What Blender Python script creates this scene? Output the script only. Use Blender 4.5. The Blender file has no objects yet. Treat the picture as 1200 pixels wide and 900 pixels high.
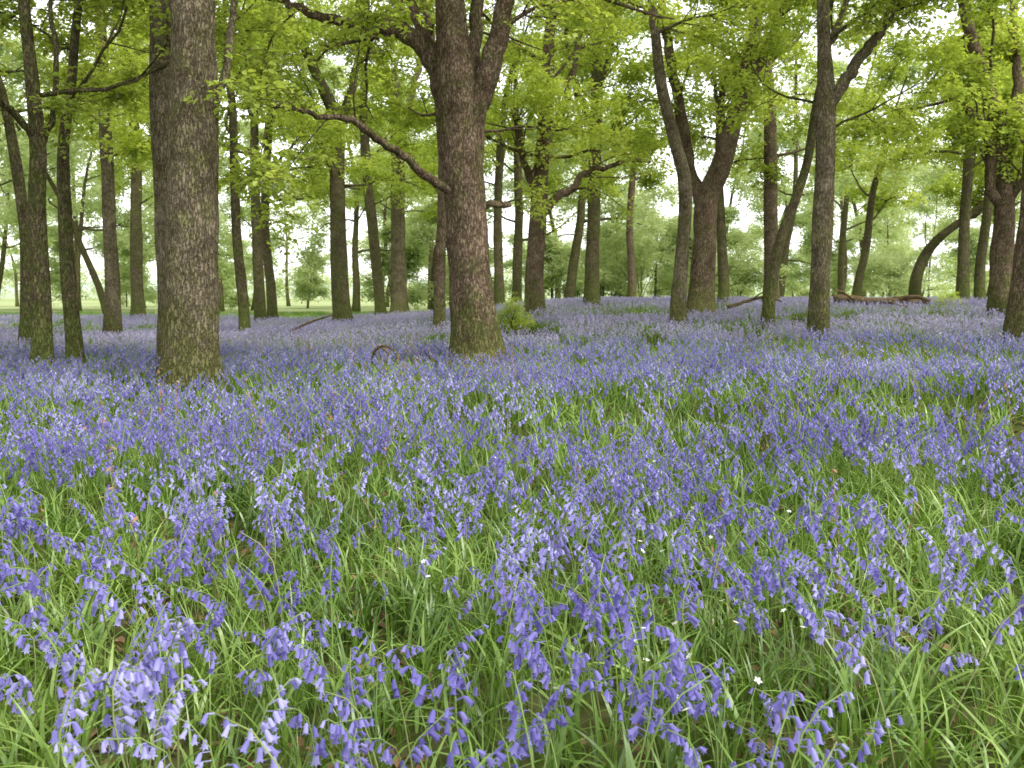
import bpy, math, random, time
import numpy as np
from mathutils import Vector, noise
T0=time.time()
random.seed(7); rng=np.random.default_rng(11)
sc=bpy.context.scene
sc.view_settings.view_transform='Standard'; sc.view_settings.look='None'; sc.view_settings.exposure=0
F=1128.0; PITCH=math.radians(5.3)

# ------------------------------------------------------------ terrain
def sstep(t):
    t=np.clip(t,0,1); return t*t*(3-2*t)
def terrain(x,y):
    x=np.asarray(x,float); y=np.asarray(y,float)
    right=sstep((x+9)/14.0)
    z=0.9*sstep((y-8)/32.0)*right
    z=z-np.clip(y-58,0,150)*0.012*right
    near=np.exp(-(x*x+y*y)/90.0**2)
    z=z+near*(0.035*np.sin(x*0.9+1.3)*np.sin(y*0.7+0.4)+0.05*np.sin(x*0.33-0.7)*np.sin(y*0.27+2.0))
    z=z+0.32*np.exp(-((x-5.5)/4.5)**2-((y-11.0)/2.4)**2)
    d=np.clip(y-500,0,900)
    z=z+d*0.03*(0.8+0.35*np.sin(x*0.003+1.0)+0.2*np.sin(x*0.008))
    return z
CZ=1.5+float(terrain(0,0))
def ray(px,py):
    a=(px-600)/F; b=-(py-450)/F
    return np.array([a, math.cos(PITCH)+b*math.sin(PITCH), -math.sin(PITCH)+b*math.cos(PITCH)])
def sight(px,py,Y):
    r=ray(px,py); r=r/r[1]
    return np.array([r[0]*Y, Y, CZ+r[2]*Y])
def onground(px,py):
    r=ray(px,py); r=r/r[1]
    Y=3.0
    while Y<75:
        if CZ+r[2]*Y<=float(terrain(r[0]*Y,Y)): break
        Y+=0.05
    return Y

# ------------------------------------------------------------ node helpers
def newmat(name):
    m=bpy.data.materials.new(name); m.use_nodes=True
    nt=m.node_tree; nt.nodes.clear()
    return m,nt
def N(nt,t,**k):
    n=nt.nodes.new(t)
    for a,v in k.items(): setattr(n,a,v)
    return n
def ramp(nt,fac,stops):
    r=N(nt,'ShaderNodeValToRGB'); e=r.color_ramp.elements
    while len(e)<len(stops): e.new(0.5)
    for i,(p,c) in enumerate(stops):
        e[i].position=p; e[i].color=(c[0],c[1],c[2],1)
    nt.links.new(fac,r.inputs[0]); return r.outputs[0]
def mixc(nt,f,a,b,mode='MIX'):
    m=N(nt,'ShaderNodeMix',data_type='RGBA',blend_type=mode)
    if isinstance(f,(int,float)): m.inputs[0].default_value=f
    else: nt.links.new(f,m.inputs[0])
    for s,v in ((6,a),(7,b)):
        if isinstance(v,tuple): m.inputs[s].default_value=(v[0],v[1],v[2],1)
        else: nt.links.new(v,m.inputs[s])
    return m.outputs[2]

def leafmat(name,stops,trans=0.45,gloss=0.0,nscale=0.35,tboost=(1.0,1.0,0.6)):
    m,nt=newmat(name)
    geo=N(nt,'ShaderNodeNewGeometry')
    nz=N(nt,'ShaderNodeTexNoise'); nz.inputs['Scale'].default_value=nscale; nz.inputs['Detail'].default_value=0
    nt.links.new(geo.outputs['Position'],nz.inputs['Vector'])
    mb_=N(nt,'ShaderNodeMath',operation='MULTIPLY_ADD'); nt.links.new(nz.outputs[0],mb_.inputs[0]); mb_.inputs[1].default_value=1.2; mb_.inputs[2].default_value=-0.33
    rp=N(nt,'ShaderNodeMath',operation='MULTIPLY_ADD'); nt.links.new(geo.outputs['Random Per Island'],rp.inputs[0]); rp.inputs[1].default_value=0.6
    nt.links.new(mb_.outputs[0],rp.inputs[2])
    c=ramp(nt,rp.outputs[0],stops)
    p=N(nt,'ShaderNodeBsdfDiffuse'); nt.links.new(c,p.inputs[0])
    t=N(nt,'ShaderNodeBsdfTranslucent'); nt.links.new(mixc(nt,1.0,c,tboost,'MULTIPLY'),t.inputs[0])
    mx=N(nt,'ShaderNodeMixShader'); mx.inputs[0].default_value=trans
    nt.links.new(p.outputs[0],mx.inputs[1]); nt.links.new(t.outputs[0],mx.inputs[2]); out=mx.outputs[0]
    if gloss:
        g=N(nt,'ShaderNodeBsdfGlossy'); g.inputs['Roughness'].default_value=0.38; g.inputs[0].default_value=(.8,.85,.8,1)
        m2=N(nt,'ShaderNodeMixShader'); m2.inputs[0].default_value=gloss; nt.links.new(out,m2.inputs[1]); nt.links.new(g.outputs[0],m2.inputs[2]); out=m2.outputs[0]
    o=N(nt,'ShaderNodeOutputMaterial'); nt.links.new(out,o.inputs[0])
    return m

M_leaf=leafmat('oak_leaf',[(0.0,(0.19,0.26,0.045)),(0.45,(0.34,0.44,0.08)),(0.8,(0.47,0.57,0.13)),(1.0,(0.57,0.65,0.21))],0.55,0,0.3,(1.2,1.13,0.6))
M_leaf_haze=leafmat('distant_leaf_hazed',[(0.0,(0.34,0.43,0.17)),(0.5,(0.47,0.56,0.26)),(1.0,(0.59,0.66,0.38))],0.55,0,0.12,(1.1,1.08,0.87))  # leaf colour paled, distance haze painted into it
M_blade=leafmat('bluebell_leaf',[(0.0,(0.05,0.10,0.016)),(0.4,(0.115,0.20,0.028)),(0.75,(0.19,0.31,0.045)),(1.0,(0.30,0.41,0.09))],0.3,0.05,0.8,(1.0,1.1,0.5))
M_stem=leafmat('bluebell_stem',[(0.0,(0.15,0.24,0.05)),(0.6,(0.24,0.35,0.09)),(1.0,(0.30,0.32,0.14))],0.2,0,1.5)
M_bell=leafmat('bluebell_petal',[(0.0,(0.135,0.115,0.36)),(0.4,(0.20,0.175,0.48)),(0.75,(0.31,0.28,0.61)),(1.0,(0.49,0.47,0.77))],0.4,0,1.2,(1.0,0.97,1.0))
M_bell_haze=leafmat('bluebell_petal_hazed',[(0.0,(0.235,0.205,0.36)),(0.5,(0.34,0.31,0.47)),(1.0,(0.49,0.455,0.61))],0.35,0,0.25,(1.0,0.98,1.0))  # far petals paler and greyer: aerial haze mixed into the colour
M_white=leafmat('stitchwort_petal',[(0.0,(0.75,0.75,0.72)),(1.0,(0.85,0.85,0.82))],0.3)
M_dry=leafmat('dry_leaf',[(0.0,(0.09,0.05,0.025)),(0.5,(0.20,0.12,0.06)),(1.0,(0.36,0.25,0.14))],0.15,0,2.0,(1,0.9,0.7))
M_drystem=leafmat('dry_stalk',[(0.0,(0.22,0.10,0.06)),(1.0,(0.42,0.26,0.16))],0.1,0,2.0)

def barkmat(name,dark,lite,moss,mossamt):
    m,nt=newmat(name)
    tc=N(nt,'ShaderNodeTexCoord'); mp=N(nt,'ShaderNodeMapping'); mp.inputs['Scale'].default_value=(1,1,0.27)
    nt.links.new(tc.outputs['Object'],mp.inputs[0])
    n1=N(nt,'ShaderNodeTexNoise'); n1.inputs['Scale'].default_value=24; n1.inputs['Detail'].default_value=4; n1.inputs['Roughness'].default_value=0.65
    nt.links.new(mp.outputs[0],n1.inputs['Vector'])
    v=N(nt,'ShaderNodeTexVoronoi',feature='DISTANCE_TO_EDGE'); v.inputs['Scale'].default_value=23
    wv=mixc(nt,0.12,mp.outputs[0],n1.outputs['Color'],'ADD'); nt.links.new(wv,v.inputs['Vector'])
    cr=ramp(nt,v.outputs['Distance'],[(0.0,(.1,.1,.1)),(0.2,(1,1,1))])
    mul=N(nt,'ShaderNodeMath',operation='MULTIPLY'); nt.links.new(cr,mul.inputs[0]); nt.links.new(n1.outputs[0],mul.inputs[1])
    ad=N(nt,'ShaderNodeMath',operation='MULTIPLY_ADD'); nt.links.new(mul.outputs[0],ad.inputs[0]); ad.inputs[1].default_value=0.8
    n3=N(nt,'ShaderNodeTexNoise'); n3.inputs['Scale'].default_value=40; n3.inputs['Detail'].default_value=2
    nt.links.new(tc.outputs['Object'],n3.inputs['Vector'])
    m3=N(nt,'ShaderNodeMath',operation='MULTIPLY'); nt.links.new(n3.outputs[0],m3.inputs[0]); m3.inputs[1].default_value=0.5
    nt.links.new(m3.outputs[0],ad.inputs[2])
    mid=tuple(d*0.45+l*0.55 for d,l in zip(dark,lite))
    col=ramp(nt,ad.outputs[0],[(0.27,dark),(0.45,mid),(0.62,lite),(0.85,tuple(min(1,c*1.45) for c in lite))])
    n2=N(nt,'ShaderNodeTexNoise'); n2.inputs['Scale'].default_value=2.3; n2.inputs['Detail'].default_value=5; n2.inputs['Roughness'].default_value=0.75
    nt.links.new(tc.outputs['Object'],n2.inputs['Vector'])
    col=mixc(nt,1.0,col,ramp(nt,n2.outputs[0],[(0.35,(.5,.46,.41)),(0.5,(.9,.9,.88)),(.65,(1.3,1.3,1.25))]),'MULTIPLY')
    sp=N(nt,'ShaderNodeSeparateXYZ'); nt.links.new(tc.outputs['Object'],sp.inputs[0])
    mr=N(nt,'ShaderNodeMapRange'); nt.links.new(sp.outputs[2],mr.inputs[0]); mr.inputs[1].default_value=0.0; mr.inputs[2].default_value=1.6; mr.inputs[3].default_value=0.25; mr.inputs[4].default_value=0.0
    n4=N(nt,'ShaderNodeTexNoise'); n4.inputs['Scale'].default_value=3.1; n4.inputs['Detail'].default_value=6; n4.inputs['Roughness'].default_value=0.8
    mp4=N(nt,'ShaderNodeMapping'); mp4.inputs['Location'].default_value=(7,3,1); nt.links.new(tc.outputs['Object'],mp4.inputs[0]); nt.links.new(mp4.outputs[0],n4.inputs['Vector'])
    ad2=N(nt,'ShaderNodeMath',operation='ADD'); nt.links.new(n4.outputs[0],ad2.inputs[0]); nt.links.new(mr.outputs[0],ad2.inputs[1])
    mf=ramp(nt,ad2.outputs[0],[(0.54-mossamt*0.2,(0,0,0)),(0.74-mossamt*0.2,(0.9,0.9,0.9))])
    col=mixc(nt,mf,col,mixc(nt,1.0,moss,ramp(nt,ad.outputs[0],[(0.3,(.5,.5,.5)),(.7,(1.3,1.3,1.3))]),'MULTIPLY'))
    p=N(nt,'ShaderNodeBsdfDiffuse'); nt.links.new(col,p.inputs[0])
    b=N(nt,'ShaderNodeBump'); b.inputs['Strength'].default_value=0.9; b.inputs['Distance'].default_value=0.05
    nt.links.new(ad.outputs[0],b.inputs['Height']); nt.links.new(b.outputs[0],p.inputs['Normal'])
    o=N(nt,'ShaderNodeOutputMaterial'); nt.links.new(p.outputs[0],o.inputs[0])
    return m
B_grey=barkmat('grey_bark',(0.07,0.057,0.038),(0.225,0.185,0.125),(0.14,0.145,0.05),0.35)
B_brown=barkmat('brown_bark',(0.065,0.045,0.032),(0.225,0.165,0.115),(0.13,0.14,0.045),0.3)
B_moss=barkmat('mossy_bark',(0.05,0.038,0.025),(0.17,0.135,0.088),(0.12,0.14,0.04),0.6)
B_dead=barkmat('dead_wood',(0.06,0.04,0.025),(0.24,0.16,0.10),(0.20,0.15,0.08),0.2)

# ------------------------------------------------------------ mesh builder
class MB:
    def __init__(s): s.v=[]; s.f=[]; s.m=[]; s.n=0
    def add(s,verts,faces,mi=0):
        b=s.n; s.v.append(np.asarray(verts,float)); s.n+=len(verts)
        for f in faces: s.f.append(tuple(i+b for i in f)); s.m.append(mi)
    def tube(s,P,R,seg,mi=0,rough=0,flare=0,seed=0,zb=0):
        P=np.asarray(P,float); n=len(P)
        T=np.empty_like(P); T[1:-1]=P[2:]-P[:-2]; T[0]=P[1]-P[0]; T[-1]=P[-1]-P[-2]
        T/=np.linalg.norm(T,axis=1)[:,None]+1e-9
        a=np.array([1.,0,0]) if abs(T[0][0])<0.8 else np.array([0,1.,0])
        u=a-T[0]*a.dot(T[0]); u/=np.linalg.norm(u)
        ang=np.arange(seg)*2*math.pi/seg; ca=np.cos(ang)[:,None]; sa=np.sin(ang)[:,None]
        V=np.empty((n,seg,3))
        for i in range(n):
            u=u-T[i]*u.dot(T[i]); u/=np.linalg.norm(u)+1e-9
            w=np.cross(T[i],u)
            r=R[i]
            if rough or flare:
                rr=np.empty(seg)
                h=P[i][2]-zb
                for k in range(seg):
                    q=Vector((math.cos(ang[k])*1.2+seed,math.sin(ang[k])*1.2,P[i][2]*0.55))
                    q2=Vector((math.cos(ang[k])*3.2+seed,math.sin(ang[k])*3.2,P[i][2]*1.8))
                    g=1+rough*(noise.noise(q)*1.2+noise.noise(q2)*0.7)
                    if flare:
                        g+=flare*math.exp(-max(h,-0.1)/0.36)*(0.7+0.4*math.cos(5*ang[k]+seed)+0.35*math.cos(3*ang[k]+seed*2))
                        g+=flare*0.3*math.exp(-max(h,0)/1.3)
                    rr[k]=r*g
                r=rr[:,None]
            V[i]=P[i]+(ca*u+sa*w)*r
        b=s.n; s.v.append(V.reshape(-1,3)); s.n+=n*seg
        for i in range(n-1):
            for k in range(seg):
                k2=(k+1)%seg
                s.f.append((b+i*seg+k,b+i*seg+k2,b+(i+1)*seg+k2,b+(i+1)*seg+k)); s.m.append(mi)
        s.f.append(tuple(b+(n-1)*seg+k for k in range(seg))); s.m.append(mi)
        s.f.append(tuple(b+seg-1-k for k in range(seg))); s.m.append(mi)
    def mesh(s,name,mats,smooth=True,origin=None):
        V=np.concatenate(s.v) if s.v else np.zeros((0,3))
        if origin is not None: V=V-np.asarray(origin)
        me=bpy.data.meshes.new(name); me.from_pydata(V.tolist(),[],s.f)
        for m in mats: me.materials.append(m)
        me.polygons.foreach_set('material_index',s.m)
        me.polygons.foreach_set('use_smooth',[smooth]*len(s.f))
        me.update(); return me
def link(o,parent=None):
    sc.collection.objects.link(o)
    if parent: o.parent=parent
    return o
def catmull(P,k):
    P=np.asarray(P,float); Q=np.vstack([2*P[0]-P[1],P,2*P[-1]-P[-2]]); out=[]
    for i in range(1,len(Q)-2):
        for j in range(k):
            t=j/k
            out.append(0.5*((2*Q[i])+(-Q[i-1]+Q[i+1])*t+(2*Q[i-1]-5*Q[i]+4*Q[i+1]-Q[i+2])*t*t+(-Q[i-1]+3*Q[i]-3*Q[i+1]+Q[i+2])*t**3))
    out.append(P[-1]); return np.array(out)

# ------------------------------------------------------------ scatter through geometry nodes
def scatter(name,pts,rot,scl,idx,coll,parent=None,real=True):
    me=bpy.data.meshes.new(name); pts=np.asarray(pts,float); n=len(pts)
    me.vertices.add(n); me.vertices.foreach_set('co',pts.ravel())
    a=me.attributes.new('rot','FLOAT_VECTOR','POINT'); a.data.foreach_set('vector',np.asarray(rot,float).ravel())
    a=me.attributes.new('scl','FLOAT','POINT'); a.data.foreach_set('value',np.asarray(scl,float))
    a=me.attributes.new('idx','INT','POINT'); a.data.foreach_set('value',np.asarray(idx,np.int32))
    me.update()
    o=link(bpy.data.objects.new(name,me),parent)
    ng=bpy.data.node_groups.get('scatter_'+coll.name)
    if not ng:
        ng=bpy.data.node_groups.new('scatter_'+coll.name,'GeometryNodeTree')
        ng.interface.new_socket('Geometry',in_out='INPUT',socket_type='NodeSocketGeometry')
        ng.interface.new_socket('Geometry',in_out='OUTPUT',socket_type='NodeSocketGeometry')
        gi=ng.nodes.new('NodeGroupInput'); go=ng.nodes.new('NodeGroupOutput')
        ci=ng.nodes.new('GeometryNodeCollectionInfo'); ci.inputs[0].default_value=coll
        ci.inputs['Separate Children'].default_value=True; ci.inputs['Reset Children'].default_value=True
        ip=ng.nodes.new('GeometryNodeInstanceOnPoints'); ip.inputs['Pick Instance'].default_value=True
        def na(nm,dt):
            q=ng.nodes.new('GeometryNodeInputNamedAttribute'); q.data_type=dt; q.inputs[0].default_value=nm; return q.outputs[0]
        e=ng.nodes.new('FunctionNodeEulerToRotation')
        ng.links.new(na('rot','FLOAT_VECTOR'),e.inputs[0]); ng.links.new(e.outputs[0],ip.inputs['Rotation'])
        ng.links.new(na('scl','FLOAT'),ip.inputs['Scale']); ng.links.new(na('idx','INT'),ip.inputs['Instance Index'])
        ng.links.new(gi.outputs[0],ip.inputs['Points']); ng.links.new(ci.outputs[0],ip.inputs['Instance'])
        out=ip.outputs[0]
        if real:
            ri=ng.nodes.new('GeometryNodeRealizeInstances'); ng.links.new(out,ri.inputs[0]); out=ri.outputs[0]
        ng.links.new(out,go.inputs[0])
    md=o.modifiers.new('scatter','NODES'); md.node_group=ng
    return o
def protocoll(name,meshes):
    c=bpy.data.collections.new(name)
    for i,m in enumerate(meshes): c.objects.link(bpy.data.objects.new('%s_%02d'%(name,i),m))
    return c

# ------------------------------------------------------------ leaf sprays
def leafshape(mb,p,d,up,L,W,mi=0,simple=False):
    d=d/np.linalg.norm(d); s=np.cross(d,up); s/=np.linalg.norm(s)+1e-9; n=np.cross(s,d)
    f=n*W*0.25
    if simple:
        mb.add([p,p+d*L*0.55+s*W*0.55+f,p+d*L,p+d*L*0.55-s*W*0.55+f],[(0,1,2,3)],mi); return
    V=[p,p+d*L*0.35+s*W*0.42+f,p+d*L*0.72+s*W*0.46+f,p+d*L-f*0.3,p+d*L*0.72-s*W*0.46+f,p+d*L*0.35-s*W*0.42+f]
    mb.add(V,[(0,1,2,3),(0,3,4,5)],mi)
def spray(n,R,lf,mat,simple):
    mb=MB()
    for t in range(4):
        a=rng.uniform(0,6.28); d=np.array([math.cos(a),math.sin(a),rng.normal(0,0.25)])
        st=rng.normal(0,R*0.12,3); end=st+d*R*rng.uniform(0.7,1.0); end[2]-=0.06
        mid=(st+end)/2+np.array([0,0,0.05])
        path=catmull([st,mid,end],3)
        if not simple: mb.tube(path,np.linspace(0.005,0.002,len(path)),3,1)
        for k in range(n//4):
            q=path[rng.integers(1,len(path))]+rng.normal(0,0.03*R/0.5,3)
            la=a+rng.choice([-1,1])*rng.uniform(0.2,1.5)
            ld=np.array([math.cos(la),math.sin(la),rng.normal(-0.25,0.35)])
            up=np.array([rng.normal(0,0.45),rng.normal(0,0.45),1.0])
            L=lf*rng.uniform(0.7,1.2); leafshape(mb,q,ld,up,L,L*rng.uniform(0.5,0.65),0,simple)
    return mb.mesh('leaf_spray',[mat,B_brown],smooth=False)
C_spn=protocoll('leaf_spray_near',[spray(28,0.45,0.11,M_leaf,False) for _ in range(6)])
C_spray=protocoll('leaf_spray',[spray(24,0.52,0.135,M_leaf,True) for _ in range(6)])
C_sprayfar=protocoll('leaf_spray_far',[spray(24,0.95,0.24,M_leaf_haze,True) for _ in range(6)])

# ------------------------------------------------------------ trees
def unit(v): return v/(np.linalg.norm(v)+1e-9)
def grow(mb,leaves,p,d,L,r,level,maxl,tubemax=3,kids=(0,6,4),up=0.03):
    n={1:8,2:5,3:4}[level]; pts=[p.copy()]; q=p.copy(); d=unit(d)
    for i in range(n):
        d=unit(d+rng.normal(0,0.17,3)+np.array([0,0,up if level==1 else 0.0])); q=q+d*L/n; pts.append(q.copy())
    pts=np.array(pts)
    if level<=tubemax:
        R=r*np.linspace(1,0.25,n+1); mb.tube(pts,R,{1:8,2:5,3:3}[level])
    if level<maxl:
        for k in range(kids[level]):
            t=rng.uniform(0.25,1.0); i=min(n-1,int(t*n)); o=pts[i]+(pts[i+1]-pts[i])*(t*n-i)
            dd=unit(pts[i+1]-pts[i]); pr=rng.normal(0,1,3); pr[2]*=0.35; pr=unit(pr-dd*pr.dot(dd))
            a=rng.uniform(0.6,1.2)
            grow(mb,leaves,o,dd*math.cos(a)+pr*math.sin(a),L*rng.uniform(0.38,0.6)*(1.15-0.45*t),r*0.4*(1-0.5*t)+0.003,level+1,maxl,tubemax=tubemax,kids=kids)
    if level>=2:
        for x in pts[(1 if level==3 else 3):]: leaves.append(x+rng.normal(0,0.08,3))
def leafobj(name,leaves,coll,parent,origin,s0=1.0,nv=6):
    n=len(leaves); L=np.array(leaves)-origin
    rot=np.stack([rng.normal(0,0.3,n),rng.normal(0,0.3,n),rng.uniform(0,6.28,n)],1)
    return scatter(name,L,rot,rng.uniform(0.75,1.25,n)*s0,rng.integers(0,nv,n),coll,parent)
NL=0
def tree(name,base,path,limbs=(),bark=None,cs=4.5,H=18,nL=11,Lb=5.0,Y=None,flare=0.5,kids=(0,5,3),droop=0.0):
    global NL
    bark=bark or B_brown
    if Y is None: Y=onground(base[0],base[1])
    if Y>30: nL=int(nL*1.15)
    w0=path[0][2]
    g=sight(base[0],base[1],Y); g[2]=float(terrain(g[0],g[1])); org=g.copy()
    P=[g-np.array([0,0,0.35]),g.copy()]; R=[w0*1.04/F*Y/2]*2
    dy=0
    for (px,py,w) in path:
        dy+=rng.normal(0,0.006)*Y
        P.append(sight(px,py,Y+dy)); R.append(w/F*Y/2)
    d=unit(P[-1]-P[-2]); d[2]=max(d[2],0.6); d=unit(d); q=P[-1].copy(); r=R[-1]
    top=org[2]+H; steps=5; st=max(0.8,(top-q[2]))/steps
    for i in range(steps):
        d=unit(d+rng.normal(0,0.1,3)+np.array([0,0,0.15])); q=q+d*st; r=R[len(path)+1]*(1-(i+1)/(steps+0.5)); P.append(q.copy()); R.append(max(r,0.03))
    k=6 if Y<30 else 4
    PP=catmull(P,k); RR=np.interp(np.linspace(0,len(R)-1,len(PP)),range(len(R)),R)
    mb=MB(); seg=28 if Y<20 else (18 if Y<35 else 12)
    mb.tube(PP,RR,seg,rough=0.13,flare=flare,seed=rng.uniform(0,50),zb=org[2])
    leaves=[]
    tm=3 if Y<32 else 2
    for lb in limbs:
        pts=[];rr=[]; sl=lb[0]; off=0
        if isinstance(sl,tuple): off,sl=sl
        z0=sight(lb[1][0],lb[1][1],Y)[2]; Y0=PP[int(np.argmin(abs(PP[:,2]-z0)))][1]+off
        for j,(px,py,w) in enumerate(lb[1:]):
            pts.append(sight(px,py,Y0+sl*j)); rr.append(w/F*Y/2)
        if lb[-1][1]<=60:
            d=unit(pts[-1]-pts[-2]); q=pts[-1].copy(); e=rng.uniform(1.0,1.8)
            for i in range(2):
                d=unit(d+rng.normal(0,0.2,3)+np.array([0,0,0.1])); q=q+d*e; pts.append(q.copy()); rr.append(rr[-1]*0.6)
        LP=catmull(pts,5)
        LP[2:-1]+=rng.normal(0,1,(len(LP)-3,3))*0.016*Y/18
        LR=np.interp(np.linspace(0,len(rr)-1,len(LP)),range(len(rr)),rr)
        mb.tube(LP,LR,14 if Y<30 else 8,rough=0.12,seed=rng.uniform(0,50))
        for c in range(7):
            i=rng.integers(int(len(LP)*0.35),len(LP)-1); dd=unit(LP[i+1]-LP[i]); pr=rng.normal(0,1,3); pr[2]*=0.5; pr=unit(pr-dd*pr.dot(dd)); a=rng.uniform(0.5,1.1)
            if LP[i][2]-org[2]<cs*0.62: continue
            grow(mb,leaves,LP[i],dd*math.cos(a)+pr*math.sin(a),Lb*rng.uniform(0.3,0.5),max(0.012,LR[i]*0.3),2,3,tubemax=tm,kids=kids)
    hz=PP[:,2]-org[2]
    for c in range(nL):
        h=cs+(H-cs)*((c+rng.uniform(0,1))/nL)**1.15
        i=int(np.argmin(abs(hz-h))); i=min(i,len(PP)-2)
        az=c*2.4+rng.uniform(-0.5,0.5); t=(h-cs)/(H-cs)
        el=0.15+0.7*t-droop
        d=np.array([math.cos(az)*math.cos(el),math.sin(az)*math.cos(el),math.sin(el)])
        grow(mb,leaves,PP[i],d,Lb*(1-0.5*t)*rng.uniform(0.75,1.15),max(0.02,min(RR[i]*0.4,0.065)),1,3,tubemax=tm,kids=kids)
    me=mb.mesh(name+'_wood',[bark],origin=org)
    root=link(bpy.data.objects.new(name,me)); root.location=org
    leafobj('foliage',leaves,C_spn if Y<23 else C_spray,root,org,1.05 if Y<35 else 1.25); NL+=len(leaves)
    return Y

Ys=[]
def TT(*a,**k): Ys.append(tree('oak_tree',*a,**k))
TT((223,470,66),[(223,420,60),(226,300,59),(226,180,55),(226,60,50),(228,-60,47)],[[0.5,(240,165,12),(262,90,10),(272,20,8),(285,-50,6)]],B_grey,cs=5.8,H=14,nL=5)
TT((212,442,44),[(208,380,40),(203,280,38),(197,150,36),(192,20,34),(188,-60,32)],[],B_grey,cs=6.3,H=15,nL=4)
TT((560,438,56),[(558,410,52),(552,340,47),(547,260,46),(543,200,46),(541,150,50),(538,110,50),(532,60,40),(527,0,34),(520,-60,30)],
   [[0.25,(538,150,30),(520,100,30),(503,62,26),(470,36,20),(425,27,16),(380,22,12),(330,0,9)],
    [-0.1,(546,165,30),(566,105,28),(582,50,24),(592,0,20),(600,-60,16)],
    [-0.3,(543,235,9),(522,220,10),(498,206,10),(476,184,9),(458,174,8),(436,158,7.5),(412,140,6.5),(380,136,5),(350,128,4.5),(318,124,3.5)],
    [0.1,(548,247,8),(575,240,8),(598,240,6)],
    [0.2,(538,120,20),(556,60,16),(560,0,14),(566,-60,12)],
    [(0.45,0.3),(508,68,13),(492,30,11),(476,-20,9)]],B_brown,cs=6.3,H=14,nL=6,Lb=5,flare=0.55)
TT((52,450,24),[(50,400,21),(47,330,20),(43,250,18),(44,180,17),(38,100,15),(30,20,13),(24,-50,12)],[[-.3,(42,165,9),(20,135,8),(0,120,7),(-40,90,5)],[.3,(44,190,8),(62,130,7),(66,60,6),(60,0,5)]],B_moss,cs=4.6,H=13,nL=7,Lb=4)
TT((90,440,20),[(87,400,17),(80,330,16),(76,250,15),(74,170,13),(84,90,11),(90,20,9)],[],B_moss,cs=4.4,H=13,nL=7,Lb=4)
TT((133,405,19),[(132,360,17),(129,280,15),(126,200,14),(121,110,14),(118,30,12)],[],B_grey,cs=5,H=15,nL=8,Lb=4.5)
TT((162,376,16),[(161,340,14),(159,260,13),(160,180,12),(152,100,10),(140,30,9)],[[.3,(160,190,7),(185,140,6),(195,90,5)]],B_moss,cs=6,H=18,nL=10)
TT((287,402,14),[(285,350,12),(278,280,11),(275,200,10),(272,120,9)],[],B_moss,cs=4.8,H=13,nL=7,Lb=4)
TT((306,384,13),[(304,340,12),(300,260,11),(298,160,10)],[],B_moss,cs=6,H=16,nL=8)
TT((320,382,12),[(317,330,11),(310,260,10),(314,170,9)],[],B_moss,cs=6,H=16,nL=7)
TT((402,384,24),[(399,340,20),(396,260,18),(395,180,17),(394,140,17),(372,90,12),(350,40,10)],[[.3,(396,150,12),(412,105,10),(425,50,8),(430,0,7)],[-.5,(394,215,7),(375,170,6),(350,120,5)]],B_moss,cs=6,H=17,nL=9)
TT((447,372,14),[(443,330,12),(436,260,12),(429,190,11),(425,120,10)],[],B_moss,cs=6.5,H=17,nL=8)
TT((468,370,22),[(467,330,18),(466,250,17),(466,170,16),(462,100,14)],[[.3,(466,180,9),(480,120,8),(495,60,6)]],B_grey,cs=6.5,H=17,nL=8)
TT((516,394,16),[(515,350,13),(517,280,12),(520,200,12),(514,120,10),(508,60,9)],[],B_brown,cs=5.5,H=14,nL=7,Lb=4)
TT((626,376,26),[(626,330,21),(630,270,20),(634,200,19),(640,130,17),(643,60,13)],[[.4,(634,252,13),(652,232,10),(668,222,9),(690,200,7),(712,196,6),(738,188,5),(762,190,4)],[-.4,(632,235,10),(615,190,9),(602,130,7)],[.2,(638,180,10),(660,120,8),(676,60,7)]],B_brown,cs=5,H=16,nL=11,Lb=5.5)
TT((694,362,20),[(694,320,16),(696,240,15),(698,160,15),(700,80,13),(702,10,12)],[[.3,(697,110,8),(715,60,7),(722,0,6)],[-.3,(697,150,8),(675,100,7),(664,40,6)]],B_moss,cs=7,H=20,nL=11,Lb=5)
TT((793,390,18),[(795,350,16),(801,280,15),(803,215,15),(790,160,14),(775,100,13),(768,40,11),(760,-40,10)],[],B_grey,cs=6.5,H=13,nL=4,Lb=2.8)
TT((820,378,34),[(821,350,28),(825,290,26),(828,235,28),(846,190,23),(860,140,20),(876,80,16),(888,10,14)],
   [[.3,(824,245,18),(808,195,15),(797,130,13),(783,60,11),(776,0,9)],[-.4,(858,150,13),(880,95,11),(900,50,10),(915,15,8),(930,-20,7)],[.5,(848,190,10),(845,130,9),(850,70,7)]],B_brown,cs=6.5,H=14,nL=5,Lb=4.)
TT((848,362,15),[(848,330,12),(845,270,11),(842,210,10)],[],B_moss,cs=5,H=12,nL=6,Lb=3)
TT((900,392,15),[(902,350,13),(912,290,12),(930,240,11),(946,190,10),(955,130,9)],[],B_moss,cs=4.8,H=11,nL=6,Lb=3.3)
TT((904,362,20),[(904,320,17),(903,240,16),(903,165,14),(900,90,12)],[],B_brown,cs=6,H=17,nL=9,Lb=4.5)
TT((958,408,28),[(959,370,23),(963,290,22),(967,200,21),(968,120,21),(966,60,16),(965,0,14),(962,-60,12)],[[-.1,(970,128,14),(992,92,13),(1015,60,12),(1035,32,11),(1055,-5,10),(1070,-40,8)],[.3,(966,60,8),(985,20,7),(1000,-30,6)]],B_grey,cs=6.2,H=12,nL=5,Lb=3.0,flare=0.35)
TT((1072,355,14),[(1073,330,13),(1084,300,12),(1105,275,10),(1140,250,8)],[],B_moss,cs=4,H=8,nL=6,Lb=3,Y=48)
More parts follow.
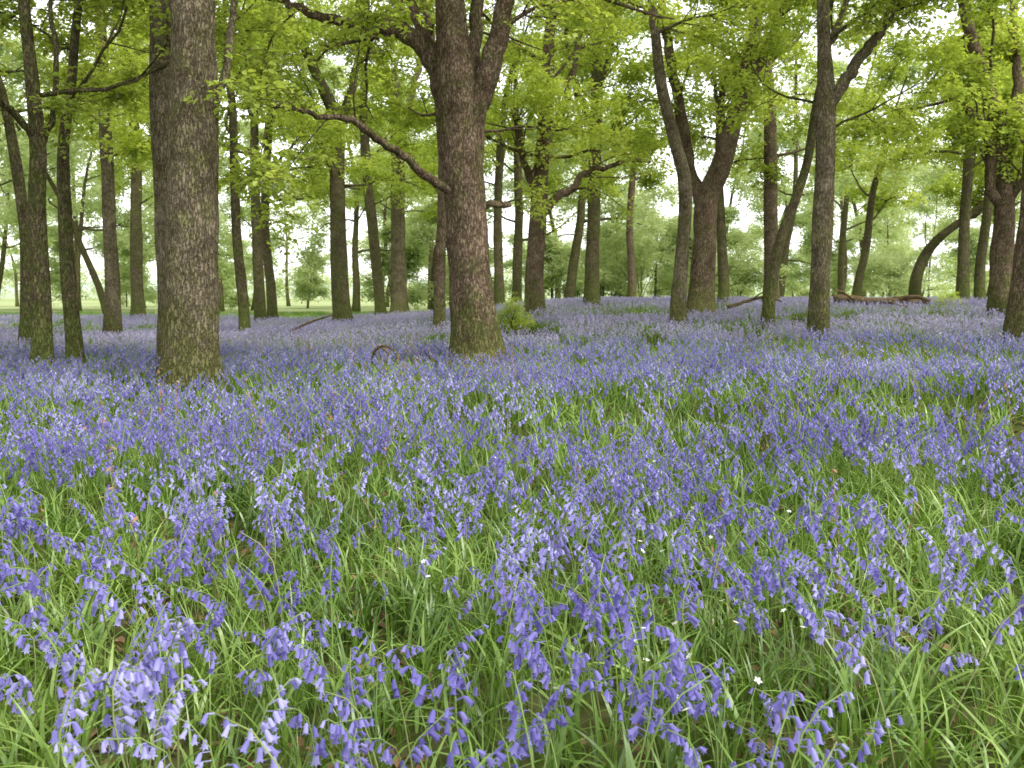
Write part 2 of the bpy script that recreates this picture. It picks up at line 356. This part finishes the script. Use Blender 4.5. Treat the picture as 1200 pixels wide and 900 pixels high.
TT((1003,352,11),[(1006,330,10),(1015,290,9),(1022,230,8)],[],B_moss,cs=4.5,H=12,nL=7,Lb=4,Y=50)
TT((1128,362,16),[(1129,320,13),(1131,250,12),(1137,180,12),(1145,110,10)],[],B_moss,cs=5,H=13,nL=7,Lb=3.5,Y=40)
TT((1148,360,13),[(1149,310,11),(1158,240,10),(1160,170,9)],[],B_moss,cs=5,H=13,nL=6,Lb=4,Y=42)
TT((1173,378,30),[(1174,350,26),(1175,300,25),(1178,230,22),(1172,170,20),(1160,110,15),(1140,50,12),(1128,0,10)],[[-.3,(1176,250,14),(1160,215,12),(1158,160,9),(1120,110,7)],[.3,(1176,200,14),(1190,140,12),(1192,70,10),(1188,0,8)],[-.4,(1178,240,10),(1200,210,9),(1225,150,8)]],B_brown,cs=5,H=12,nL=6,Lb=3.6)
TT((1206,416,58),[(1207,380,50),(1214,310,46),(1222,220,44),(1225,120,40),(1228,0,36)],[],B_brown,cs=6,H=14,nL=6,flare=0.3)
TT((30,418,16),[(32,370,14),(30,280,13),(20,200,12),(5,120,10)],[],B_moss,cs=5,H=13,nL=6,Lb=4)
TT((-60,420,30),[(-62,340,26),(-66,200,24),(-60,60,22)],[],B_moss,cs=6,H=15,nL=6)
TT((585,364,12),[(585,330,11),(583,260,10),(586,180,9)],[],B_moss,cs=6,H=17,nL=8,Y=55)
TT((605,362,12),[(606,320,11),(608,250,10),(606,160,9)],[],B_moss,cs=6,H=17,nL=8,Y=58)
TT((740,360,10),[(740,320,9),(738,260,8),(742,200,7)],[],B_brown,cs=6,H=11,nL=5,Lb=2.6,Y=52)
print('trees',time.time()-T0,NL)

# ------------------------------------------------------------ distant woodland (one mass)
mb=MB(); leaves=[]
cand=[]
while len(cand)<52:
    Y=rng.uniform(58,125); b=rng.uniform(-0.6,0.6)
    short = (0.115<b<0.185) or (0.385<b<0.465)
    if short and rng.uniform()<0.5: continue
    x=b*Y
    if any((x-c[0])**2+(Y-c[1])**2<30 for c in cand): continue
    cand.append((x,Y,short,b))
cand+= [(rng.uniform(-0.58,0.58)*Yv,Yv,2,0) for Yv in rng.uniform(72,130,30)]
for (x,Y,short,b) in cand:
    z=float(terrain(x,Y)); H=rng.uniform(15,21); cs=rng.uniform(4,6.5)
    if short==2: H=rng.uniform(5,9); cs=1.0
    elif short: H=(3+Y*0.045 if b<0.3 else 3+Y*0.10); cs=1.5
    p=np.array([x,Y,z-0.3]); P=[p]; d=np.array([0,0,1.])
    for i in range(7):
        d=unit(d+rng.normal(0,0.09,3)*np.array([1,1,0.2])); P.append(P[-1]+d*H/7)
    P=catmull(P,2); r0=rng.uniform(0.2,0.36)*(0.4 if short else 1); R=np.linspace(r0,0.04,len(P)); R[0]*=1.3
    mb.tube(P,R,8)
    n=8
    for c in range(n):
        t=(c+rng.uniform())/n; h=cs+(H-cs)*t; i=min(len(P)-2,int(h/H*len(P)))
        az=c*2.4+rng.uniform(-.5,.5); el=0.1+0.8*t
        grow(mb,leaves,P[i],np.array([math.cos(az)*math.cos(el),math.sin(az)*math.cos(el),math.sin(el)]),(5.5 if not short else H*0.4)*(1-0.45*t)*rng.uniform(0.8,1.2),R[i]*0.4,1,3,tubemax=1,kids=(0,5,2 if short==2 else 3))
wood=link(bpy.data.objects.new('distant_woodland',mb.mesh('distant_woodland',[B_moss])))
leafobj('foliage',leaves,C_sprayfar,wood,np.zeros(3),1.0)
print('distant',len(leaves),time.time()-T0)
pts=[]
for i in range(3000):
    x=rng.uniform(-200,200); Y=rng.uniform(255,275); hh=9+5*math.sin(x*0.05)+3*math.sin(x*0.13+1)+2*math.sin(x*0.41)
    pts.append((x,Y,float(terrain(x,Y))+max(1.2,hh)*rng.uniform(0,1)**0.7))
n=len(pts)
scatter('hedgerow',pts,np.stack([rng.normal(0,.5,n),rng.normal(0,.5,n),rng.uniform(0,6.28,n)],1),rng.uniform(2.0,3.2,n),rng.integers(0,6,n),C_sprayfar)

def shrub(name,x,Y,R,H,n,coll=C_spray,s=0.8):
    z=float(terrain(x,Y)); mb=MB(); lv=[]
    for i in range(7):
        a=rng.uniform(0,6.28); d=np.array([math.cos(a)*R/H*0.7,math.sin(a)*R/H*0.7,1.0])
        grow(mb,lv,np.array([x,Y,z-0.05]),d,H*rng.uniform(0.6,0.95),0.03,1,3,kids=(0,n,3))
    o=link(bpy.data.objects.new(name,mb.mesh(name,[B_brown],origin=(x,Y,z)))); o.location=(x,Y,z)
    leafobj('foliage',lv,coll,o,np.array([x,Y,z]),s)
def bx(px,Y): return (px-600)/F*Y
shrub('hazel_shrub',bx(600,27),27,0.7,0.9,3,s=0.3)
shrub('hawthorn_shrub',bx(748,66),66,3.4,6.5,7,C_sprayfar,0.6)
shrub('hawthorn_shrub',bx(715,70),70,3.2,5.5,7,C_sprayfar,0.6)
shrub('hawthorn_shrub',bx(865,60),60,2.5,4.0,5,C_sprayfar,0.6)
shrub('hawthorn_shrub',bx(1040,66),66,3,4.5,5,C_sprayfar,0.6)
shrub('hazel_shrub',bx(1112,36),36,0.9,0.8,3,s=0.35)

# ------------------------------------------------------------ bluebells
def bell(mb,p,ax,L,R,lod):
    ax=unit(ax); a=np.array([1.,0,0]) if abs(ax[0])<0.8 else np.array([0,1.,0]); u=unit(np.cross(ax,a)); w=np.cross(ax,u)
    if lod==0: seg=6; rings=[(0,.3),(.2,.85),(0.9,1.05)]
    else: seg=3; rings=[(0,.45),(1,1.4)]
    V=[]
    for t,r in rings:
        for k in range(seg):
            g=k*6.2832/seg; V.append(p+ax*L*t+(u*math.cos(g)+w*math.sin(g))*R*r)
    Fc=[(i*seg+k,i*seg+(k+1)%seg,(i+1)*seg+(k+1)%seg,(i+1)*seg+k) for i in range(len(rings)-1) for k in range(seg)]
    if lod==0:
        b=(len(rings)-1)*seg
        for k in range(seg):
            g=(k+0.5)*6.2832/seg; V.append(p+ax*L*0.98+(u*math.cos(g)+w*math.sin(g))*R*2.2)
            Fc.append((b+k,b+(k+1)%seg,len(V)-1))
    mb.add(V,Fc,1)
def bluebell(mb,o,lod):
    h=rng.uniform(0.26,0.44); az=rng.uniform(0,6.28)
    lean=rng.uniform(0.02,0.10); nod=rng.uniform(0.03,0.09)
    dx=np.array([math.cos(az),math.sin(az),0]); sd=np.array([-dx[1],dx[0],0]); P=[]
    for t in np.linspace(0,1,8 if lod==0 else 4):
        b=max(0,(t-0.65)/0.35)
        P.append(o+dx*(lean*t*t+nod*b*b)+np.array([0,0,h*(t-0.10*b*b)]))
    P=np.array(P)
    mb.tube(P,np.linspace(0.0028,0.0013,len(P))*(1 if lod==0 else 1.3),3,0)
    nb=int(rng.integers(7,15)) if lod==0 else int(rng.integers(5,9))
    for i in range(nb):
        t=0.64+0.36*(i+0.5)/nb; k=t*(len(P)-1); j=min(len(P)-2,int(k)); q=P[j]+(P[j+1]-P[j])*(k-j)
        side=rng.normal(0,0.9); out=unit(dx*rng.uniform(0.3,1.0)+sd*side)
        sz=rng.uniform(1.0,1.2)-0.5*(i/nb)
        pe=q+out*0.018*sz+np.array([0,0,0.002])
        if lod==0: mb.add([q-[0,0,.001],q+[0,0,.001],pe+[0,0,.001],pe-[0,0,.001]],[(0,1,2,3)],1)
        bell(mb,pe,out*rng.uniform(0.15,0.9)+np.array([0,0,-1.0]),0.021*sz*(1 if lod==0 else 1.15),0.0052*sz*(1 if lod==0 else 1.6),lod)
def blade(mb,o,L,W,az,reach,segs,mi=0):
    dx=np.array([math.cos(az),math.sin(az),0]); sd=np.array([-dx[1],dx[0],0]); tw=rng.uniform(-0.8,0.8)
    V=[];n=segs
    for i in range(n+1):
        t=i/n
        c=o+dx*L*(1-math.cos(reach*t))/max(reach,0.1)+np.array([0,0,L*math.sin(min(reach*t,2.6))/max(reach,0.1)])
        w=W*(1-t**2.5)*(0.6+0.8*min(t*3,0.5)); tt=tw*t
        s=sd*math.cos(tt)+np.array([0,0,1])*math.sin(tt)*0.6+dx*math.sin(tt)*0.4
        V+= [c-s*w/2,c+s*w/2]
    mb.add(V,[(2*i,2*i+1,2*i+3,2*i+2) for i in range(n)],mi)
Z0=np.zeros(3)
def mk_flower(lod):
    mb=MB(); bluebell(mb,Z0,lod); return mb.mesh('bluebell',[M_stem,M_bell])
def mk_tuft(n,segs,grass):
    mb=MB()
    for i in range(n):
        o=np.array([rng.normal(0,0.03),rng.normal(0,0.03),0])
        if grass: blade(mb,o,rng.uniform(0.18,0.38),rng.uniform(0.0025,0.0045),rng.uniform(0,6.28),rng.uniform(0.2,1.2),segs)
        else: blade(mb,o,rng.uniform(0.20,0.36),rng.uniform(0.009,0.014),rng.uniform(0,6.28),rng.uniform(0.8,2.5),segs)
    return mb.mesh('tuft',[M_blade])
C_b0=protocoll('bluebell_stalk',[mk_flower(0) for _ in range(18)])
C_b1=protocoll('bluebell_stalk_mid',[mk_flower(1) for _ in range(12)])
C_t0=protocoll('leaf_tuft',[mk_tuft(9,6,False) for _ in range(8)])
C_g0=protocoll('grass_tuft',[mk_tuft(9,4,True) for _ in range(8)])
C_t1=protocoll('leaf_tuft_mid',[mk_tuft(8,3,False) for _ in range(5)])
def mk_patch(nf,nl):
    mb=MB()
    for i in range(nf):
        o=np.array([rng.uniform(-.45,.45),rng.uniform(-.45,.45),0]); h=rng.uniform(0.24,0.38); az=rng.uniform(0,6.28)
        q=o+np.array([math.cos(az)*0.05,math.sin(az)*0.05,h])
        mb.add([o+[-.003,0,0],o+[.003,0,0],q],[(0,1,2)],0)
        for k in range(4):
            c=q+np.array([rng.normal(0,.018),rng.normal(0,.018),-0.028*k]); s=0.024
            a=rng.uniform(0,3.14); u=np.array([math.cos(a),math.sin(a),0])*s*0.6; v=np.array([rng.normal(0,.3),rng.normal(0,.3),-1])*s
            mb.add([c-u*0.5-v*.5,c+u*0.5-v*.5,c+u+v*.6,c-u+v*.6],[(0,1,2,3)],1)
    for i in range(nl):
        blade(mb,np.array([rng.uniform(-.45,.45),rng.uniform(-.45,.45),0]),rng.uniform(.24,.38),.017,rng.uniform(0,6.28),rng.uniform(0.5,1.8),2,2)
    return mb.mesh('bluebell_patch',[M_stem,M_bell_haze,M_blade],smooth=False)
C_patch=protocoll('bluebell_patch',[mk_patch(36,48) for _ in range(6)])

def fbm(x,y,s,o=0): return noise.noise(Vector((x*s+o,y*s-o,o*0.7)))
def region(y0,y1,dens,fn=None,marg=1.2,k=0.57):
    wm=k*y1+marg; n=int((y1-y0)*2*wm*dens); X=rng.uniform(-wm,wm,n); Y=rng.uniform(y0,y1,n)
    ok=abs(X)<k*Y+marg; X=X[ok];Y=Y[ok]
    if fn is not None:
        pr=np.array([fn(a,b) for a,b in zip(X,Y)]); ok=rng.uniform(0,1,len(X))<pr; X=X[ok];Y=Y[ok]
    return X,Y
def place(name,X,Y,coll,nv,smin,smax,tilt=0.08,par=None,real=True):
    n=len(X); Z=terrain(X,Y)
    rot=np.stack([rng.normal(0,tilt,n),rng.normal(0,tilt,n),rng.uniform(0,6.28,n)],1)
    return scatter(name,np.stack([X,Y,Z],1),rot,rng.uniform(smin,smax,n),rng.integers(0,nv,n),coll,par,real)
def fdens(x,y):
    v=0.56+1.2*fbm(x,y,0.5,3.1)+1.0*fbm(x,y,1.5,9.0)
    v*=0.70+0.30*float(sstep((y-3.2)/4.5))
    return min(1,max(0.08,v))
bell_root=link(bpy.data.objects.new('bluebells',None))
X,Y=region(1.5,8.0,64,fdens); place('near_stalks',X,Y,C_b0,18,1.1,1.6,0.16,bell_root); n0=len(X)
X,Y=region(8.0,20,62,fdens); place('mid_stalks',X,Y,C_b1,12,1.05,1.5,0.1,bell_root); n1=len(X)
def farok(x,y):
    v=1.0
    if y>44: v=max(0,1-(y-44)/14.0) if x<0 else max(0,1-(y-52)/14.0)
    return v*min(1,max(0.25,0.8+0.8*fbm(x,y,0.12,5)))
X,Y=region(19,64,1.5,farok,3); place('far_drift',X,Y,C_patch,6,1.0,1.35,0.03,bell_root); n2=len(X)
lr=link(bpy.data.objects.new('bluebell_leaves',None))
X,Y=region(1.3,8.0,52); place('near_leaves',X,Y,C_t0,8,0.8,1.3,0.18,lr)
X,Y=region(8.0,20,22); place('mid_leaves',X,Y,C_t1,5,1.0,1.45,0.12,lr)
X,Y=region(1.3,9,34,lambda a,b:min(1,max(0.1,0.5+1.2*fbm(a,b,0.8,20)))); place('grass',X,Y,C_g0,8,0.8,1.35,0.15)
print('flowers',n0,n1,n2,time.time()-T0)

X,Y=region(44,76,1.2,None,3)
def mk_mg():
    mb=MB()
    for i in range(55): blade(mb,np.array([rng.uniform(-.5,.5),rng.uniform(-.5,.5),0]),rng.uniform(.12,.3),.02,rng.uniform(0,6.28),rng.uniform(.4,1.5),2)
    return mb.mesh('meadow_tuft',[M_blade])
C_mg=protocoll('meadow_tuft',[mk_mg() for _ in range(4)])
place('meadow_grass',X,Y,C_mg,4,.8,1.3,.05)

def mk_lit():
    mb=MB()
    for i in range(5):
        p=np.array([rng.uniform(-.1,.1),rng.uniform(-.1,.1),rng.uniform(0.005,.03)]); a=rng.uniform(0,6.28)
        leafshape(mb,p,np.array([math.cos(a),math.sin(a),rng.normal(0,.2)]),np.array([rng.normal(0,.3),rng.normal(0,.3),1]),rng.uniform(.04,.08),.035)
    return mb.mesh('dead_leaf',[M_dry],smooth=False)
C_lit=protocoll('dead_leaf',[mk_lit() for _ in range(5)])
X,Y=region(1.3,10,12); place('leaf_litter',X,Y,C_lit,5,.8,1.3,.1)
def mk_dry():
    mb=MB(); h=rng.uniform(.35,.6); a=rng.uniform(0,6.28); d=np.array([math.cos(a),math.sin(a),0])
    P=catmull([Z0,Z0+[0,0,h*.5]+d*.02,Z0+[0,0,h]+d*.09],3); mb.tube(P,np.linspace(.0025,.001,len(P)),3)
    for k in range(4):
        q=P[-1-k%3]; leafshape(mb,q,rng.normal(0,1,3),np.array([0,.2,1.]),.03,.012)
    return mb.mesh('dry_stalk',[M_drystem])
C_dry=protocoll('dry_stalk',[mk_dry() for _ in range(6)])
X,Y=region(3.5,24,2.6,lambda a,b:max(0,min(1,0.3+1.6*fbm(a,b,.3,40)))); place('dry_stalks',X,Y,C_dry,6,.9,1.5,.15)
def mk_st():
    mb=MB()
    for j in range(2):
        o=np.array([rng.normal(0,.04),rng.normal(0,.04),0]); h=rng.uniform(.25,.35); q=o+np.array([rng.normal(0,.03),rng.normal(0,.03),h])
        mb.tube([o,(o+q)/2+rng.normal(0,.01,3),q],[.001]*3,3,0)
        nrm=unit(np.array([rng.normal(0,.5),rng.normal(-.4,.5),1])); u=unit(np.cross(nrm,[1,.1,0])); w=np.cross(nrm,u)
        for k in range(5):
            g=k*1.2566; d=u*math.cos(g)+w*math.sin(g); leafshape(mb,q,d+nrm*.25,nrm,.011,.006,1)
    return mb.mesh('stitchwort',[M_stem,M_white])
C_st=protocoll('stitchwort_flower',[mk_st() for _ in range(4)])
sx=[];sy=[]
for (px,py,nn,s) in [(782,800,3,.12),(765,845,3,.12),(925,775,2,.12),(820,640,2,.2),(560,690,2,.2),(1020,660,2,.3),(430,570,3,.5),(650,560,3,.5),(760,690,2,.2)]:
    Yg=onground(px,py)*0.82; x=bx(px,Yg)
    for i in range(nn): sx.append(x+rng.normal(0,s)); sy.append(Yg+rng.normal(0,s))
place('stitchwort',np.array(sx),np.array(sy),C_st,4,1.0,1.3,.1)

# ------------------------------------------------------------ fallen wood
def logobj(name,specs,mat=B_dead):
    mb=MB(); org=None
    for pts,r0,r1 in specs:
        P=catmull(pts,5); P[1:-1]+=rng.normal(0,r0*0.12,(len(P)-2,3))
        if org is None: org=P[0].copy()
        mb.tube(P,np.linspace(r0,r1,len(P)),10,rough=.12,seed=rng.uniform(0,30))
    o=link(bpy.data.objects.new(name,mb.mesh(name,[mat],origin=org))); o.location=org
def G(px,Y,h): 
    x=bx(px,Y); return np.array([x,Y,float(terrain(x,Y))+h])
logobj('fallen_log',[([G(976,35,.48),G(1010,34.6,.42),G(1050,34.2,.44),G(1088,34,.40)],.15,.11),
   ([G(1045,34.3,.5),G(1070,33.8,.6),G(1088,33.5,.46)],.09,.06),([G(1000,34.7,.45),G(985,34.2,.75),G(976,34,.8)],.05,.02),([G(1030,34.3,.4),G(1043,33.2,.4),G(1062,32.8,.3)],.06,.03)])
logobj('fallen_branch',[([G(852,33,.35),G(875,33,.55),G(898,32.8,.68),G(915,32.6,.5)],.07,.03),([G(880,33,.58),G(893,32.5,.85),G(905,32.3,.9)],.03,.012)])
logobj('fallen_branch',[([G(436,16.6,.25),G(440,16.5,.46),G(450,16.4,.53),G(463,16.3,.42),G(470,16.2,.1)],.03,.015),([G(448,16.4,.50),G(455,16.2,.38),G(450,16.1,.12)],.02,.01)])
logobj('fallen_branch',[([G(340,30,.3),G(365,30,.55),G(392,29.6,.75)],.05,.02)])

# ------------------------------------------------------------ ground
def axis(lim0,lim1,n,p=2.6):
    t=np.linspace(-1,1,n); s=np.sign(t)*abs(t)**p; return np.where(s<0,s*lim0,s*lim1)
xs=axis(2600,2600,181); ys=axis(300,2800,221)
GX,GY=np.meshgrid(xs,ys,indexing='ij'); GZ=terrain(GX,GY)
V=np.stack([GX,GY,GZ],-1).reshape(-1,3); ny=len(ys)
Fc=[(i*ny+j,(i+1)*ny+j,(i+1)*ny+j+1,i*ny+j+1) for i in range(len(xs)-1) for j in range(ny-1)]
me=bpy.data.meshes.new('ground'); me.from_pydata(V.tolist(),[],Fc); me.polygons.foreach_set('use_smooth',[True]*len(Fc))
gm,nt=newmat('woodland_ground')
geo=N(nt,'ShaderNodeNewGeometry'); sp=N(nt,'ShaderNodeSeparateXYZ'); nt.links.new(geo.outputs['Position'],sp.inputs[0])
n1=N(nt,'ShaderNodeTexNoise'); n1.inputs['Scale'].default_value=6; n1.inputs['Detail'].default_value=4; nt.links.new(geo.outputs['Position'],n1.inputs['Vector'])
n2=N(nt,'ShaderNodeTexNoise'); n2.inputs['Scale'].default_value=.06; n2.inputs['Detail'].default_value=4; nt.links.new(geo.outputs['Position'],n2.inputs['Vector'])
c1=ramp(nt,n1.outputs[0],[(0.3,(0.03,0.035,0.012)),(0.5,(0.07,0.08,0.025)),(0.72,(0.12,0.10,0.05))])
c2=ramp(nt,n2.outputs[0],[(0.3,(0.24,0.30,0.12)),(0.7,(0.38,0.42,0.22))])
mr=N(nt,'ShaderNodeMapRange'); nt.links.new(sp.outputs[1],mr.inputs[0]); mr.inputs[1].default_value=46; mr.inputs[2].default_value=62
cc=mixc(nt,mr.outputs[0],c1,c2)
mr_haze=N(nt,'ShaderNodeMapRange'); nt.links.new(sp.outputs[1],mr_haze.inputs[0]); mr_haze.inputs[1].default_value=300; mr_haze.inputs[2].default_value=900
cc=mixc(nt,mr_haze.outputs[0],cc,(0.45,0.52,0.46))  # far ground fades to pale blue-green, haze put into the base colour
p=N(nt,'ShaderNodeBsdfDiffuse'); nt.links.new(cc,p.inputs[0])
o=N(nt,'ShaderNodeOutputMaterial'); nt.links.new(p.outputs[0],o.inputs[0])
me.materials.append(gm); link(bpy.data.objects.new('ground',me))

# ------------------------------------------------------------ light
AZ=math.radians(120); EL=math.radians(55)
w=bpy.data.worlds.new('World'); sc.world=w; w.use_nodes=True; nt=w.node_tree
bg=nt.nodes['Background']; sky=nt.nodes.new('ShaderNodeTexSky'); sky.sky_type='NISHITA'; sky.sun_disc=False
sky.sun_elevation=EL; sky.sun_rotation=AZ; sky.air_density=1.0; sky.dust_density=1.0; sky.ozone_density=1
hs=nt.nodes.new('ShaderNodeHueSaturation'); hs.inputs['Saturation'].default_value=0.12; hs.inputs['Value'].default_value=3.0
nt.links.new(sky.outputs[0],hs.inputs['Color']); nt.links.new(hs.outputs[0],bg.inputs[0]); bg.inputs[1].default_value=0.15
sl=bpy.data.lights.new('sun','SUN'); sl.energy=2.8; sl.angle=math.radians(25); sl.color=(1,.95,.86)
so=link(bpy.data.objects.new('sun',sl)); s=Vector((math.sin(AZ)*math.cos(EL),math.cos(AZ)*math.cos(EL),math.sin(EL)))
so.rotation_euler=s.to_track_quat('Z','Y').to_euler(); so.location=(20,-10,40)

cd=bpy.data.cameras.new('camera'); cam=link(bpy.data.objects.new('camera',cd)); sc.camera=cam
cam.location=(0,0,CZ); cam.rotation_euler=(math.pi/2-PITCH,0,0)
cd.sensor_width=36; cd.lens=36*F/1200; cd.clip_start=0.05; cd.clip_end=6000
cd.dof.use_dof=True; cd.dof.focus_distance=5.0; cd.dof.aperture_fstop=5.6
print('done',time.time()-T0)
